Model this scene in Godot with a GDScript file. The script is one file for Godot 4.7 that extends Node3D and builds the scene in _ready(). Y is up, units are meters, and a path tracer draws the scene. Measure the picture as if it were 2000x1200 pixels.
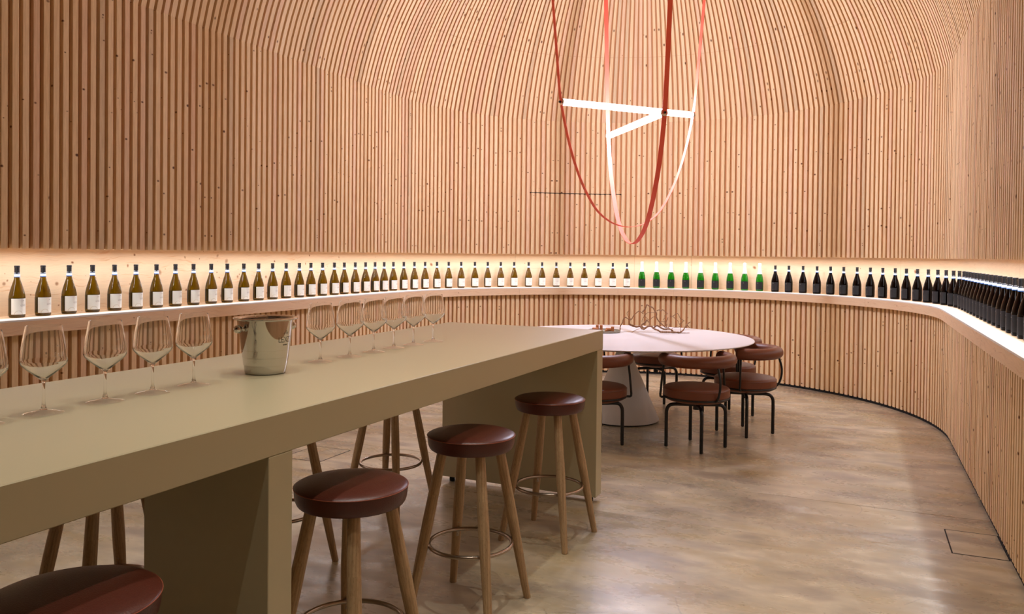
extends Node3D
# Wine tasting room with a slatted stadium-shaped wall: u runs along the room (world -z), x across it, y up; metres.

const U0 := 7.4232      # where the straight walls end and the half circle begins
const RW := 2.6264      # half width of the room at the slat fronts
const EYE := 1.5
const ZS := 1.086       # shelf top
const ZN := 1.505       # underside of the upper wall
const ZE := 3.178       # eaves, where the vault starts
const UB := -2.2        # back wall
const RB := 2.7263      # bottle row
const RBACK := 2.85     # back of the niche
const PITCH := 0.065
const SEMI := PI * 2.6264

var rng := RandomNumberGenerator.new()
var used := {}
var M := {}
var cache := {}
var ceiling_node: Node3D


func _ready() -> void:
	rng.seed = 7
	camera_and_air()
	lights()
	materials()
	room()
	shelf()
	bar_table()
	stools()
	round_table()
	chairs()
	pendants()
	spotlights()
	bottles()
	glasses()
	bucket()
	tray_and_corks()
	branch()
	hatches()


func camera_and_air() -> void:
	var f := 1564.72
	var cam := Camera3D.new()
	cam.name = "camera"
	cam.near = 0.05
	cam.far = 60.0
	cam.projection = Camera3D.PROJECTION_FRUSTUM
	cam.size = 1200.0 / f * cam.near
	cam.frustum_offset = Vector2(0, -81.8 / f * cam.near)
	cam.basis = Basis(Vector3.UP, 0.40589) * Basis(Vector3.RIGHT, -0.014) * Basis(Vector3.BACK, 0.010916)
	cam.position = Vector3(1.90506, EYE, 0)
	add_child(cam)
	cam.current = true
	var env := Environment.new()
	env.background_mode = Environment.BG_COLOR
	env.background_color = Color.BLACK
	env.tonemap_mode = Environment.TONE_MAPPER_LINEAR
	env.tonemap_exposure = 1.0
	env.sdfgi_enabled = true
	env.ssao_enabled = true
	env.ssil_enabled = true
	var w := WorldEnvironment.new()
	w.name = "air"
	w.environment = env
	add_child(w)


const LED_ENERGY := 0.17
const TUBE_ENERGY := 0.53
const LED_TILT := 0.13
const SPOT_ENERGY := 2.8
const SPOT_COLOR := Color(1.0, 0.985, 0.95)
const LED_COLOR := Color(0.945, 0.965, 1.0)
const TUBE_COLOR := Color(0.88, 0.895, 1.0)

func lights() -> void:
	# strips of light hidden under the upper wall, all along the niche
	var s := 0.9
	var total := U0 * 2.0 + SEMI
	while s < total - 2.7:
		var t := at(s, 2.672, ZN + 0.012)
		var l := AreaLight3D.new()
		l.name = "niche_light"
		l.light_color = LED_COLOR
		l.light_energy = LED_ENERGY
		l.light_size = 0.02
		l.area_size = Vector2(0.46, 0.018)
		l.area_range = 16.0
		l.area_attenuation = 2.0
		l.shadow_enabled = true
		l.transform = t * Transform3D(Basis(Vector3.RIGHT, PI * -0.5 + LED_TILT * -1.0), Vector3(0, -0.012, 0))
		add_child(l, true)
		s += 0.485


# ---------------------------------------------------------------- placing and naming

func V(x: float, u: float, y: float) -> Vector3:
	return Vector3(x, y, -u)


func at(s: float, r: float, y := 0.0) -> Transform3D:
	# a frame on the wall line: x along the wall, y up, z into the room
	if s < U0:
		return Transform3D(Basis(Vector3(0, 0, -1), Vector3.UP, Vector3(1, 0, 0)), V(-r, s, y))
	if s > U0 + SEMI:
		return Transform3D(Basis(Vector3(0, 0, 1), Vector3.UP, Vector3(-1, 0, 0)), V(r, 2.0 * U0 + SEMI - s, y))
	var a := (s - U0) / RW
	return Transform3D(Basis(Vector3(sin(a), 0, -cos(a)), Vector3.UP, Vector3(cos(a), 0, sin(a))), V(-r * cos(a), U0 + r * sin(a), y))


func numbered(called: String) -> String:
	var n: int = used.get(called, 0)
	used[called] = n + 1
	return called if n == 0 else "%s_%03d" % [called, n]


func tag(o: Node3D, label: String, category := "", group := "", kind := "") -> Node3D:
	o.set_meta("label", label)
	if category:
		o.set_meta("category", category)
	if group:
		o.set_meta("group", group)
	if kind:
		o.set_meta("kind", kind)
	return o


func thing(called: String, label: String, category: String, where := Transform3D(), group := "") -> Node3D:
	var o := Node3D.new()
	o.name = numbered(called)
	o.transform = where
	add_child(o, true)
	tag(o, label, category, group)
	return o


func part(called: String, mesh: Mesh, mat: Material, parent: Node3D, where := Transform3D()) -> MeshInstance3D:
	var o := MeshInstance3D.new()
	o.name = called
	o.mesh = mesh
	o.material_override = mat
	o.transform = where
	parent.add_child(o, true)
	return o


func top(called: String, mesh: Mesh, mat: Material, label := "", category := "", group := "", kind := "") -> MeshInstance3D:
	var o := part(numbered(called), mesh, mat, self)
	tag(o, label, category, group, kind)
	return o


func copy(o: Node3D, label: String, where: Transform3D) -> Node3D:
	var c: Node3D = o.duplicate()
	c.name = numbered(String(o.name))
	add_child(c, true)
	c.transform = where
	c.set_meta("label", label)
	return c


# ---------------------------------------------------------------- shapes

func begin() -> SurfaceTool:
	var st := SurfaceTool.new()
	st.begin(Mesh.PRIMITIVE_TRIANGLES)
	return st


func poly(st: SurfaceTool, pts: Array, out: Vector3, uvs: Array = []) -> void:
	# a flat convex polygon that faces «out»
	var n: Vector3 = (pts[1] - pts[0]).cross(pts[2] - pts[0])
	var keep := n.dot(out) < 0.0
	var face := (n if not keep else -n).normalized()
	for i in range(1, pts.size() - 1):
		for k in ([0, i, i + 1] if keep else [0, i + 1, i]):
			st.set_normal(face)
			if uvs.size():
				st.set_uv(uvs[k])
			st.add_vertex(pts[k])


func chamfer_box(st: SurfaceTool, c: Vector3, size: Vector3, b := 0.003, uvk := 1.0) -> void:
	var h := size / 2.0
	var corner := func(sx: int, sy: int, sz: int, axis: int) -> Vector3:
		var s := Vector3(sx, sy, sz)
		var v := Vector3(h.x - b, h.y - b, h.z - b)
		v[axis] = h[axis]
		return c + v * s
	for axis in 3:
		var o := [(axis + 1) % 3, (axis + 2) % 3]
		for sg in [-1, 1]:
			var pts := []
			var uvs := []
			for q in [[-1, -1], [1, -1], [1, 1], [-1, 1]]:
				var s := Vector3.ZERO
				s[axis] = sg
				s[o[0]] = q[0]
				s[o[1]] = q[1]
				var p: Vector3 = corner.call(int(s.x), int(s.y), int(s.z), axis)
				pts.append(p)
				uvs.append(Vector2(p[o[0]], p[o[1]]) * uvk)
			var out := Vector3.ZERO
			out[axis] = sg
			poly(st, pts, out, uvs)
		# edges along «axis»
		for sa in [-1, 1]:
			for sb in [-1, 1]:
				var pts := []
				var out := Vector3.ZERO
				out[o[0]] = sa
				out[o[1]] = sb
				for q in [[-1, 0], [1, 0], [1, 1], [-1, 1]]:
					var s := out
					s[axis] = q[0]
					pts.append(corner.call(int(s.x), int(s.y), int(s.z), o[q[1]]))
				poly(st, pts, out, [Vector2.ZERO, Vector2.ZERO, Vector2.ZERO, Vector2.ZERO])
	for sx in [-1, 1]:
		for sy in [-1, 1]:
			for sz in [-1, 1]:
				poly(st, [corner.call(sx, sy, sz, 0), corner.call(sx, sy, sz, 1), corner.call(sx, sy, sz, 2)], Vector3(sx, sy, sz), [Vector2.ZERO, Vector2.ZERO, Vector2.ZERO])


func box_mesh(c: Vector3, size: Vector3, b := 0.003, uvk := 1.0) -> ArrayMesh:
	var st := begin()
	chamfer_box(st, c, size, b, uvk)
	return st.commit()


func lathe(st: SurfaceTool, runs: Array, seg := 32, a0 := 0.0, a1 := TAU) -> void:
	# runs of (radius, height): smooth within a run, sharp between runs; heights go up on an outer face
	var group := 0
	for run in runs:
		group += 1
		st.set_smooth_group(group)
		var length := 0.0
		for i in range(run.size() - 1):
			var p: Vector2 = run[i]
			var q: Vector2 = run[i + 1]
			var next := length + p.distance_to(q)
			for j in seg:
				var ta := a0 + (a1 - a0) * j / seg
				var tb := a0 + (a1 - a0) * (j + 1) / seg
				if j == seg - 1 and is_equal_approx(a1 - a0, TAU):
					tb = a0
				var A := Vector3(p.x * sin(ta), p.y, p.x * cos(ta))
				var B := Vector3(p.x * sin(tb), p.y, p.x * cos(tb))
				var C := Vector3(q.x * sin(tb), q.y, q.x * cos(tb))
				var D := Vector3(q.x * sin(ta), q.y, q.x * cos(ta))
				var ua := float(j) / seg
				var ub := float(j + 1) / seg
				if p.x > 1e-6:
					vert(st, A, ua, length)
					vert(st, C, ub, next)
					vert(st, B, ub, length)
				if q.x > 1e-6:
					vert(st, A, ua, length)
					vert(st, D, ua, next)
					vert(st, C, ub, next)
			length = next


func vert(st: SurfaceTool, p: Vector3, u := 0.0, v := 0.0) -> void:
	st.set_uv(Vector2(u, v))
	st.add_vertex(p)


func lathed(runs: Array, seg := 32, a0 := 0.0, a1 := TAU) -> ArrayMesh:
	var st := begin()
	lathe(st, runs, seg, a0, a1)
	st.generate_normals()
	return st.commit()


func smooth(pts: Array, steps := 6) -> Array:
	# Catmull-Rom through points (Vector2 or Vector3)
	var out := []
	for i in range(pts.size() - 1):
		var p0 = pts[max(i - 1, 0)]
		var p3 = pts[min(i + 2, pts.size() - 1)]
		for k in steps:
			out.append(pts[i].cubic_interpolate(pts[i + 1], p0, p3, float(k) / steps))
	out.append(pts[-1])
	return out


func tube(st: SurfaceTool, path: Array, radius, sides := 8, closed := false, group := 1) -> void:
	# a round bar along a path; radius is one number or one per point; ends rounded off
	var n := path.size()
	var rings := []
	var side := Vector3.ZERO
	for i in n:
		var a: Vector3 = path[(i - 1 + n) % n] if closed else path[max(i - 1, 0)]
		var b: Vector3 = path[(i + 1) % n] if closed else path[min(i + 1, n - 1)]
		var dir := (b - a).normalized()
		if side == Vector3.ZERO:
			side = dir.cross(Vector3.UP if absf(dir.y) < 0.9 else Vector3.RIGHT).normalized()
		side = (side - dir * side.dot(dir)).normalized()
		var other := dir.cross(side)
		var r: float = radius[i] if radius is Array else radius
		var ring := []
		for j in sides:
			var t := TAU * j / sides
			ring.append(path[i] + (side * cos(t) + other * sin(t)) * r)
		rings.append(ring)
	st.set_smooth_group(group)
	var last := n if closed else n - 1
	var length := 0.0
	for i in last:
		var P: Array = rings[i]
		var Q: Array = rings[(i + 1) % n]
		var next: float = length + path[i].distance_to(path[(i + 1) % n])
		for j in sides:
			var k := (j + 1) % sides
			var ua := float(j) / sides
			var ub := float(j + 1) / sides
			vert(st, P[j], ua, length)
			vert(st, Q[j], ua, next)
			vert(st, Q[k], ub, next)
			vert(st, P[j], ua, length)
			vert(st, Q[k], ub, next)
			vert(st, P[k], ub, length)
		length = next
	if closed:
		return
	for e in 2:
		var ring: Array = rings[0] if e == 0 else rings[-1]
		var dir: Vector3 = (path[0] - path[1]).normalized() if e == 0 else (path[-1] - path[-2]).normalized()
		var c: Vector3 = path[0] if e == 0 else path[-1]
		var r: float = c.distance_to(ring[0])
		st.set_smooth_group(group + 20 + e)
		var prev: Array = ring
		for step in [[0.92, 0.25], [0.7, 0.42], [0.0, 0.5]]:
			var now := []
			for p in ring:
				now.append(c + (p - c) * step[0] + dir * r * step[1])
			for j in sides:
				var k := (j + 1) % sides
				var quad := [prev[j], now[j], now[k], prev[k]] if e == 1 else [prev[k], now[k], now[j], prev[j]]
				vert(st, quad[0])
				vert(st, quad[1])
				vert(st, quad[2])
				if step[0] > 0.0:
					vert(st, quad[0])
					vert(st, quad[2])
					vert(st, quad[3])
				else:
					vert(st, quad[0])
					vert(st, quad[2])
					vert(st, quad[3])
			prev = now


func tubed(path: Array, radius, sides := 8, closed := false) -> ArrayMesh:
	var st := begin()
	tube(st, path, radius, sides, closed)
	st.generate_normals()
	return st.commit()


func strip(s0: float, s1: float, ra: float, rb: float, y0: float, y1: float, uvk := 1.0, bevel := 0.0) -> ArrayMesh:
	# a curved board between two radii and two heights
	var st := begin()
	var n := maxi(1, int(ceil((s1 - s0) / 0.09)))
	var prof := [Vector2(ra, y0 + bevel), Vector2(ra, y1 - bevel), Vector2(ra + bevel, y1), Vector2(rb, y1), Vector2(rb, y0), Vector2(ra + bevel, y0)] if bevel > 0.0 else [Vector2(ra, y0), Vector2(ra, y1), Vector2(rb, y1), Vector2(rb, y0)]
	var m := prof.size()
	for i in n:
		var sa := lerpf(s0, s1, float(i) / n)
		var sb := lerpf(s0, s1, float(i + 1) / n)
		for k in m:
			var p: Vector2 = prof[k]
			var q: Vector2 = prof[(k + 1) % m]
			var mid := at((sa + sb) / 2, (ra + rb) / 2, (y0 + y1) / 2)
			var A := at(sa, p.x, p.y)
			var B := at(sb, p.x, p.y)
			var C := at(sb, q.x, q.y)
			var D := at(sa, q.x, q.y)
			var d := (q - p).orthogonal()   # profile goes up its room side, so the outside is to its left
			var na := (A.basis.z * -d.x + Vector3.UP * d.y).normalized()
			var nb := (B.basis.z * -d.x + Vector3.UP * d.y).normalized()
			var lp := p.y if absf(q.y - p.y) > absf(q.x - p.x) else p.x
			var lq := q.y if absf(q.y - p.y) > absf(q.x - p.x) else q.x
			var centre: Vector3 = (A.origin + C.origin) / 2
			if (na).dot(centre - mid.origin) < 0.0:
				na = -na
				nb = -nb
			var quad := [[A, na, sa, lp], [B, nb, sb, lp], [C, nb, sb, lq], [D, na, sa, lq]]
			var g: Vector3 = (B.origin - A.origin).cross(C.origin - A.origin)
			var order := [0, 1, 2, 0, 2, 3] if g.dot(na) < 0.0 else [0, 2, 1, 0, 3, 2]
			for o in order:
				st.set_normal(quad[o][1])
				st.set_uv(Vector2(quad[o][2], quad[o][3]) * uvk)
				st.add_vertex(quad[o][0].origin)
	for e in 2:
		var s := s0 if e == 0 else s1
		var pts := []
		var uvs := []
		for p in prof:
			pts.append(at(s, p.x, p.y).origin)
			uvs.append(Vector2(p.x, p.y) * uvk)
		poly(st, pts, at(s, ra).basis.x * (-1.0 if e == 0 else 1.0), uvs)
	return st.commit()


func lettering(text: String, size: float, bold := false, depth := 0.0006) -> TextMesh:
	var f := SystemFont.new()
	f.font_names = PackedStringArray(["Droid Sans"])
	if bold:
		f.font_weight = 700
	var t := TextMesh.new()
	t.text = text
	t.font = f
	t.font_size = 32
	t.pixel_size = size / 32.0 * 1.35
	t.depth = depth
	t.curve_step = 4.0
	return t


func bent(m: Mesh, radius: float, angle: float, y: float) -> ArrayMesh:
	# a flat mesh laid round a cylinder that stands on the origin
	var out := ArrayMesh.new()
	for k in m.get_surface_count():
		var a: Array = m.surface_get_arrays(k)
		var p: PackedVector3Array = a[Mesh.ARRAY_VERTEX]
		for i in p.size():
			var t := angle + p[i].x / radius
			p[i] = Vector3((radius + p[i].z) * sin(t), y + p[i].y, (radius + p[i].z) * cos(t))
		var b := []
		b.resize(Mesh.ARRAY_MAX)
		b[Mesh.ARRAY_VERTEX] = p
		b[Mesh.ARRAY_INDEX] = a[Mesh.ARRAY_INDEX]
		var st := SurfaceTool.new()
		st.create_from_arrays(b)
		st.deindex()
		st.generate_normals()
		st.commit(out)
	return out


func strokes(lines: Array, width: float, radius: float, angle: float, y: float) -> ArrayMesh:
	# thin printed lines (x, y in metres) laid round a cylinder
	var st := begin()
	for line in lines:
		for i in range(line.size() - 1):
			var a: Vector2 = line[i]
			var b: Vector2 = line[i + 1]
			var w := (b - a).normalized().orthogonal() * width / 2
			var pts := []
			for p in [a - w, b - w, b + w, a + w]:
				var t: float = angle + p.x / radius
				pts.append(Vector3(radius * sin(t), y + p.y, radius * cos(t)))
			poly(st, pts, Vector3(sin(angle + a.x / radius), 0, cos(angle + a.x / radius)))
	return st.commit()


func thin_name(h: float) -> Array:
	# LENZI in thin single strokes, the letters joined as on the winery's sign; centred
	var k := h
	return [[Vector2(-1.75, 1) * k, Vector2(-1.75, 0) * k, Vector2(-1.2, 0) * k], [Vector2(-0.45, 1) * k, Vector2(-1.1, 1) * k, Vector2(-1.1, 0) * k, Vector2(-0.45, 0) * k, Vector2(-0.45, 0.3) * k], [Vector2(-1.1, 0.5) * k, Vector2(-0.6, 0.5) * k], [Vector2(-0.35, 1) * k, Vector2(0.3, 0) * k, Vector2(0.3, 1) * k], [Vector2(0.42, 1) * k, Vector2(1.15, 1) * k, Vector2(0.42, 0) * k, Vector2(1.15, 0) * k], [Vector2(1.5, 1) * k, Vector2(1.5, 0) * k], [Vector2(1.36, 1) * k, Vector2(1.64, 1) * k], [Vector2(1.36, 0) * k, Vector2(1.64, 0) * k]]


# ---------------------------------------------------------------- materials

func mat(called: String, c: Color, rough := 0.6, metal := 0.0) -> StandardMaterial3D:
	var m := StandardMaterial3D.new()
	m.resource_name = called
	m.albedo_color = c
	m.roughness = rough
	m.metallic = metal
	M[called] = m
	return m


func noise(freq: float, seed_: int, octaves := 3) -> FastNoiseLite:
	var n := FastNoiseLite.new()
	n.noise_type = FastNoiseLite.TYPE_SIMPLEX_SMOOTH
	n.frequency = freq
	n.seed = seed_
	n.fractal_octaves = octaves
	return n


func slat_atlas() -> ImageTexture:
	# sixteen strips of spruce side by side, each the face of one slat, with fine grain and small knots
	var w := 512
	var h := 1024
	var img := Image.create(w, h, false, Image.FORMAT_RGB8)
	var n := noise(0.02, 3)
	var r := RandomNumberGenerator.new()
	r.seed = 11
	for k in 16:
		var base := Color(0.905, 0.772, 0.585).lerp(Color(0.94, 0.82, 0.645), r.randf())
		if k % 5 == 2:
			base = base.lerp(Color(0.89, 0.73, 0.60), 0.5)
		if k == 9:
			base = base.lerp(Color(0.82, 0.72, 0.58), 0.6)
		var knots := []
		for q in r.randi_range(2, 6):
			knots.append([r.randf_range(3, 29), r.randf_range(10, h - 10), r.randf_range(1.2, 3.6), r.randf_range(0.8, 1.6), r.randf_range(0.45, 0.95)])
		for y in h:
			for x in 32:
				var g := n.get_noise_2d(x * 9.0 + k * 700.0, y * 0.35) * 0.045
				g += n.get_noise_2d(x * 30.0 + k * 300.0, y * 0.9) * 0.025
				img.set_pixel(k * 32 + x, y, Color(base.r + g, base.g + g * 1.15, base.b + g * 1.2))
		for q in knots:
			for y in range(int(q[1]) - 9, int(q[1]) + 10):
				for x in range(maxi(0, int(q[0]) - 6), mini(32, int(q[0]) + 7)):
					var d := Vector2((x - q[0]) / q[2], (y - q[1]) / (q[2] * q[3])).length()
					if d < 1.5 and y >= 0 and y < h:
						var c := img.get_pixel(k * 32 + x, y)
						img.set_pixel(k * 32 + x, y, c.lerp(Color(0.30, 0.15, 0.07), clampf(1.5 - d, 0, 1) * q[4]))
	return ImageTexture.create_from_image(img)


func board_texture(knotty: bool, seed_: int) -> ImageTexture:
	# a wide spruce board, grain along u; 2 m by 1 m
	var w := 1024
	var h := 512
	var img := Image.create(w, h, false, Image.FORMAT_RGB8)
	var n := noise(0.012, seed_, 4)
	var n2 := noise(0.05, seed_ + 1, 2)
	for y in h:
		for x in w:
			var bend := n.get_noise_2d(x * 0.5, y * 0.5) * 14.0
			var g := n2.get_noise_2d(x * 0.18, (y + bend) * 6.0)
			var streak := maxf(0.0, n.get_noise_2d(x * 0.35, (y + bend) * 7.0) - 0.33)
			var c := Color(0.925, 0.80, 0.655) * (1.0 + g * 0.035)
			img.set_pixel(x, y, c.lerp(Color(0.80, 0.55, 0.36), streak * (1.2 if knotty else 0.5)))
	var r := RandomNumberGenerator.new()
	r.seed = seed_
	for q in (105 if knotty else 5):
		var c := Vector2(r.randf_range(12, w - 12), r.randf_range(12, h - 12))
		var rad := r.randf_range(2.0, 8.0) if r.randf() < 0.4 else r.randf_range(1.0, 3.0)
		var long := r.randf_range(0.7, 1.5)
		var tilt := r.randf_range(-1.2, 1.2)
		var deep := r.randf_range(0.35, 0.8)
		for y in range(maxi(0, int(c.y) - 20), mini(h, int(c.y) + 20)):
			for x in range(maxi(0, int(c.x) - 20), mini(w, int(c.x) + 20)):
				var d := (Vector2(x, y) - c).rotated(tilt)
				var t := Vector2(d.x / rad, d.y / (rad * long)).length()
				if t < 1.4:
					img.set_pixel(x, y, img.get_pixel(x, y).lerp(Color(0.46, 0.23, 0.12), clampf(1.4 - t, 0, 1) * deep))
	return ImageTexture.create_from_image(img)


func floor_textures() -> Array:
	var w := 1024
	var col := Image.create(w, w, false, Image.FORMAT_RGB8)
	var rough := Image.create(w, w, false, Image.FORMAT_RGB8)
	var big := noise(0.006, 21, 5)
	big.domain_warp_enabled = true
	big.domain_warp_amplitude = 60.0
	big.domain_warp_frequency = 0.008
	var mid := noise(0.02, 22, 5)
	var fine := noise(0.11, 23, 3)
	for y in w:
		for x in w:
			var a := big.get_noise_2d(x * 1.5, y * 0.9)
			var b := mid.get_noise_2d(x * 1.6, y * 0.7)
			var c := fine.get_noise_2d(x * 1.6, y * 0.7)
			var t := clampf(0.55 + a * 0.55 + b * 0.34 + c * 0.10, 0, 1)
			var q := Color(0.575, 0.52, 0.43).lerp(Color(0.81, 0.755, 0.65), t)
			var ochre := mid.get_noise_2d(x * 0.7 + 500.0, y * 0.3 + 900.0)
			q = q.lerp(Color(0.68, 0.60, 0.45), smoothstep(0.0, 0.6, ochre) * 0.6)
			q = q.lerp(Color(0.52, 0.47, 0.43), smoothstep(0.0, 0.6, -ochre) * 0.5)
			col.set_pixel(x, y, q)
			var g := clampf(0.31 + a * 0.10 - b * 0.12 + c * 0.06, 0.18, 0.6)
			rough.set_pixel(x, y, Color(g, g, g))
	var r := RandomNumberGenerator.new()
	r.seed = 5
	for k in 260:
		# fine scratches and scuffs
		var p := Vector2(r.randf() * w, r.randf() * w)
		var d := Vector2.from_angle(r.randf() * TAU)
		var turn := r.randf_range(-0.02, 0.02)
		var tone := Color(0.80, 0.76, 0.70) if r.randf() < 0.6 else Color(0.33, 0.28, 0.23)
		for i in r.randi_range(8, 60):
			var c := col.get_pixel(int(p.x) % w, int(p.y) % w)
			col.set_pixel(int(p.x) % w, int(p.y) % w, c.lerp(tone, 0.33))
			p = (p + d).posmod(w)
			d = d.rotated(turn)
	for k in 90:
		var p := Vector2i(r.randi() % w, r.randi() % w)
		col.set_pixelv(p, Color(0.22, 0.18, 0.15))
	return [ImageTexture.create_from_image(col), ImageTexture.create_from_image(rough)]


func leg_texture() -> ImageTexture:
	var img := Image.create(64, 512, false, Image.FORMAT_RGB8)
	var n := noise(0.05, 31, 3)
	for y in 512:
		for x in 64:
			var g := n.get_noise_2d(cos(x / 64.0 * TAU) * 60.0, sin(x / 64.0 * TAU) * 60.0 + y * 0.12) * 0.12
			g += minf(0.0, n.get_noise_2d(x * 22.0, y * 0.8) + 0.15) * 0.16
			img.set_pixel(x, y, Color(0.67 + g, 0.55 + g, 0.40 + g * 0.9))
	return ImageTexture.create_from_image(img)


func bumps(freq: float, seed_: int, strength: float) -> NoiseTexture2D:
	var t := NoiseTexture2D.new()
	t.width = 256
	t.height = 256
	t.seamless = true
	t.as_normal_map = true
	t.bump_strength = strength
	t.noise = noise(freq, seed_, 3)
	return t


func materials() -> void:
	var m := mat("spruce_slat", Color(1, 1, 1), 0.62)
	m.albedo_texture = slat_atlas()
	m.texture_repeat = false
	m.metallic_specular = 0.3
	mat("spruce_backing", Color(0.80, 0.57, 0.38), 0.75).metallic_specular = 0.2
	m = mat("spruce_board", Color(1, 1, 1), 0.55)
	m.albedo_texture = board_texture(false, 41)
	m.uv1_scale = Vector3(0.5, 1, 1)
	m.metallic_specular = 0.3
	m = mat("knotty_board", Color(1, 1, 1), 0.55)
	m.albedo_texture = board_texture(true, 47)
	m.uv1_scale = Vector3(0.5, 1, 1)
	m.metallic_specular = 0.3
	mat("shelf_white", Color(0.93, 0.92, 0.90), 0.4)
	mat("dark_wall", Color(0.16, 0.15, 0.15), 0.8)
	mat("dark_gap", Color(0.05, 0.04, 0.035), 0.9)
	var ft := floor_textures()
	m = mat("polished_concrete", Color(1, 1, 1), 1.0)
	m.albedo_texture = ft[0]
	m.roughness_texture = ft[1]
	m.uv1_scale = Vector3(1.0 / 4.5, 1.0 / 4.5, 1)
	m.metallic_specular = 0.5
	m = mat("table_laminate", Color(0.72, 0.68, 0.55), 0.36)
	m.metallic_specular = 0.5
	m = mat("oak", Color(1, 1, 1), 0.6)
	m.albedo_texture = leg_texture()
	m.uv1_scale = Vector3(1, 2, 1)
	m = mat("leather_maroon", Color(0.31, 0.12, 0.066), 0.38)
	m.normal_enabled = true
	m.normal_texture = bumps(0.12, 51, 3.0)
	m.normal_scale = 0.25
	m.uv1_triplanar = true
	m.uv1_scale = Vector3(6, 6, 6)
	m = mat("leather_brown", Color(0.43, 0.225, 0.125), 0.42)
	m.normal_enabled = true
	m.normal_texture = M.leather_maroon.normal_texture
	m.normal_scale = 0.25
	m.uv1_triplanar = true
	m.uv1_scale = Vector3(6, 6, 6)
	mat("leather_thread", Color(0.55, 0.26, 0.15), 0.6)
	mat("steel", Color(0.66, 0.60, 0.54), 0.28, 1.0)
	mat("chrome", Color(0.80, 0.78, 0.76), 0.04, 1.0)
	mat("black_steel", Color(0.025, 0.025, 0.028), 0.4, 0.0)
	mat("rubber", Color(0.05, 0.045, 0.04), 0.8)
	mat("white_lacquer", Color(0.85, 0.84, 0.84), 0.45)
	mat("cork", Color(0.76, 0.50, 0.32), 0.85)
	mat("ceramic", Color(0.62, 0.60, 0.53), 0.55)
	mat("twig", Color(0.62, 0.46, 0.33), 0.8)
	m = mat("coral_belt", Color(0.93, 0.40, 0.31), 0.55)
	m.metallic_specular = 0.4
	m = mat("glowing_tube", Color(0.95, 0.95, 0.95), 0.4)
	m.emission_enabled = true
	m.emission = Color(1.0, 0.97, 0.98)
	m.emission_energy_multiplier = 4.0
	m = mat("glowing_strip", Color(0.95, 0.95, 0.95), 0.5)
	m.emission_enabled = true
	m.emission = Color(1.0, 0.96, 0.92)
	m.emission_energy_multiplier = 3.0
	m = mat("clear_glass", Color(1, 1, 1, 0.0), 0.0)
	m.refraction_enabled = true
	m.refraction_scale = 0.05
	m = mat("thin_glass", Color(1, 1, 1, 0.06), 0.02)
	m.transparency = BaseMaterial3D.TRANSPARENCY_ALPHA
	m.metallic_specular = 0.6
	m = mat("etched", Color(0.85, 0.80, 0.74), 0.7)
	m = mat("olive_glass", Color(0.47, 0.375, 0.03, 0.10), 0.02)
	m.refraction_enabled = true
	m.refraction_scale = 0.048
	m = mat("green_glass", Color(0.05, 0.62, 0.06, 0.15), 0.02)
	m.refraction_enabled = true
	m.refraction_scale = 0.048
	m = mat("black_glass", Color(0.02, 0.005, 0.004), 0.03)
	m.metallic_specular = 0.28
	mat("cream_label", Color(0.93, 0.92, 0.88), 0.6)
	mat("label_ink", Color(0.42, 0.38, 0.33), 0.7)
	mat("label_gold", Color(0.72, 0.62, 0.38), 0.6)
	mat("black_label", Color(0.075, 0.068, 0.072), 0.6)
	mat("grey_ink", Color(0.55, 0.52, 0.50), 0.6)
	mat("red_ink", Color(0.62, 0.36, 0.30), 0.6)
	mat("gloss_relief", Color(0.03, 0.028, 0.03), 0.25)
	mat("capsule", Color(0.085, 0.085, 0.10), 0.45)
	mat("white_foil", Color(0.93, 0.93, 0.92), 0.35)
	mat("blue_band", Color(0.16, 0.42, 0.72), 0.6)
	mat("white_band", Color(0.90, 0.93, 0.97), 0.6)
	mat("engraving", Color(0.10, 0.07, 0.05), 0.6)


# ---------------------------------------------------------------- the room

func slat_mesh(kind: String, y0: float, y1: float, k: int) -> ArrayMesh:
	var key := "%s%d" % [kind, k]
	if cache.has(key):
		return cache[key]
	var st := begin()
	var w := 0.0205
	var c := 0.0018
	var d := 0.028
	var prof := [Vector2(-w, -d), Vector2(-w, -c), Vector2(-w + c, 0), Vector2(w - c, 0), Vector2(w, -c), Vector2(w, -d)]
	var across := [0.02, 0.28, 0.3, 0.7, 0.72, 0.98]
	var v0 := 0.03 * (k % 3)
	var flip := k >= 16
	k = k % 16
	for i in 5:
		var p: Vector2 = prof[i]
		var q: Vector2 = prof[i + 1]
		var o := Vector3(signf(p.x + q.x) if i != 2 else 0.0, 0, 0 if i == 0 or i == 4 else 1)
		var ua: float = (k + across[i]) / 16.0
		var ub: float = (k + across[i + 1]) / 16.0
		var va := v0
		var vb := v0 + (y1 - y0) / 1.75
		if flip:
			va = 1.0 - va
			vb = 1.0 - vb
		poly(st, [Vector3(p.x, y0, p.y), Vector3(q.x, y0, q.y), Vector3(q.x, y1, q.y), Vector3(p.x, y1, p.y)], o, [Vector2(ua, vb), Vector2(ub, vb), Vector2(ub, va), Vector2(ua, va)])
	for e in 2:
		var y := y0 if e == 0 else y1
		var pts := []
		var uvs := []
		for p in prof:
			pts.append(Vector3(p.x, y, p.y))
			uvs.append(Vector2((k + 0.5 + p.x * 10.0) / 16.0, 0.3 + p.y * 0.5))
		poly(st, pts, Vector3.DOWN if e == 0 else Vector3.UP, uvs)
	cache[key] = st.commit()
	return cache[key]


const VR := 3.1         # radius of the vault's arc, and its centre across and up
const VX := -0.394
const VZ := 2.48

func vault(phi: float, off := 0.0) -> Vector2:
	return Vector2((VR + off) * cos(phi) + VX, VZ + (VR + off) * sin(phi))


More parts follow.
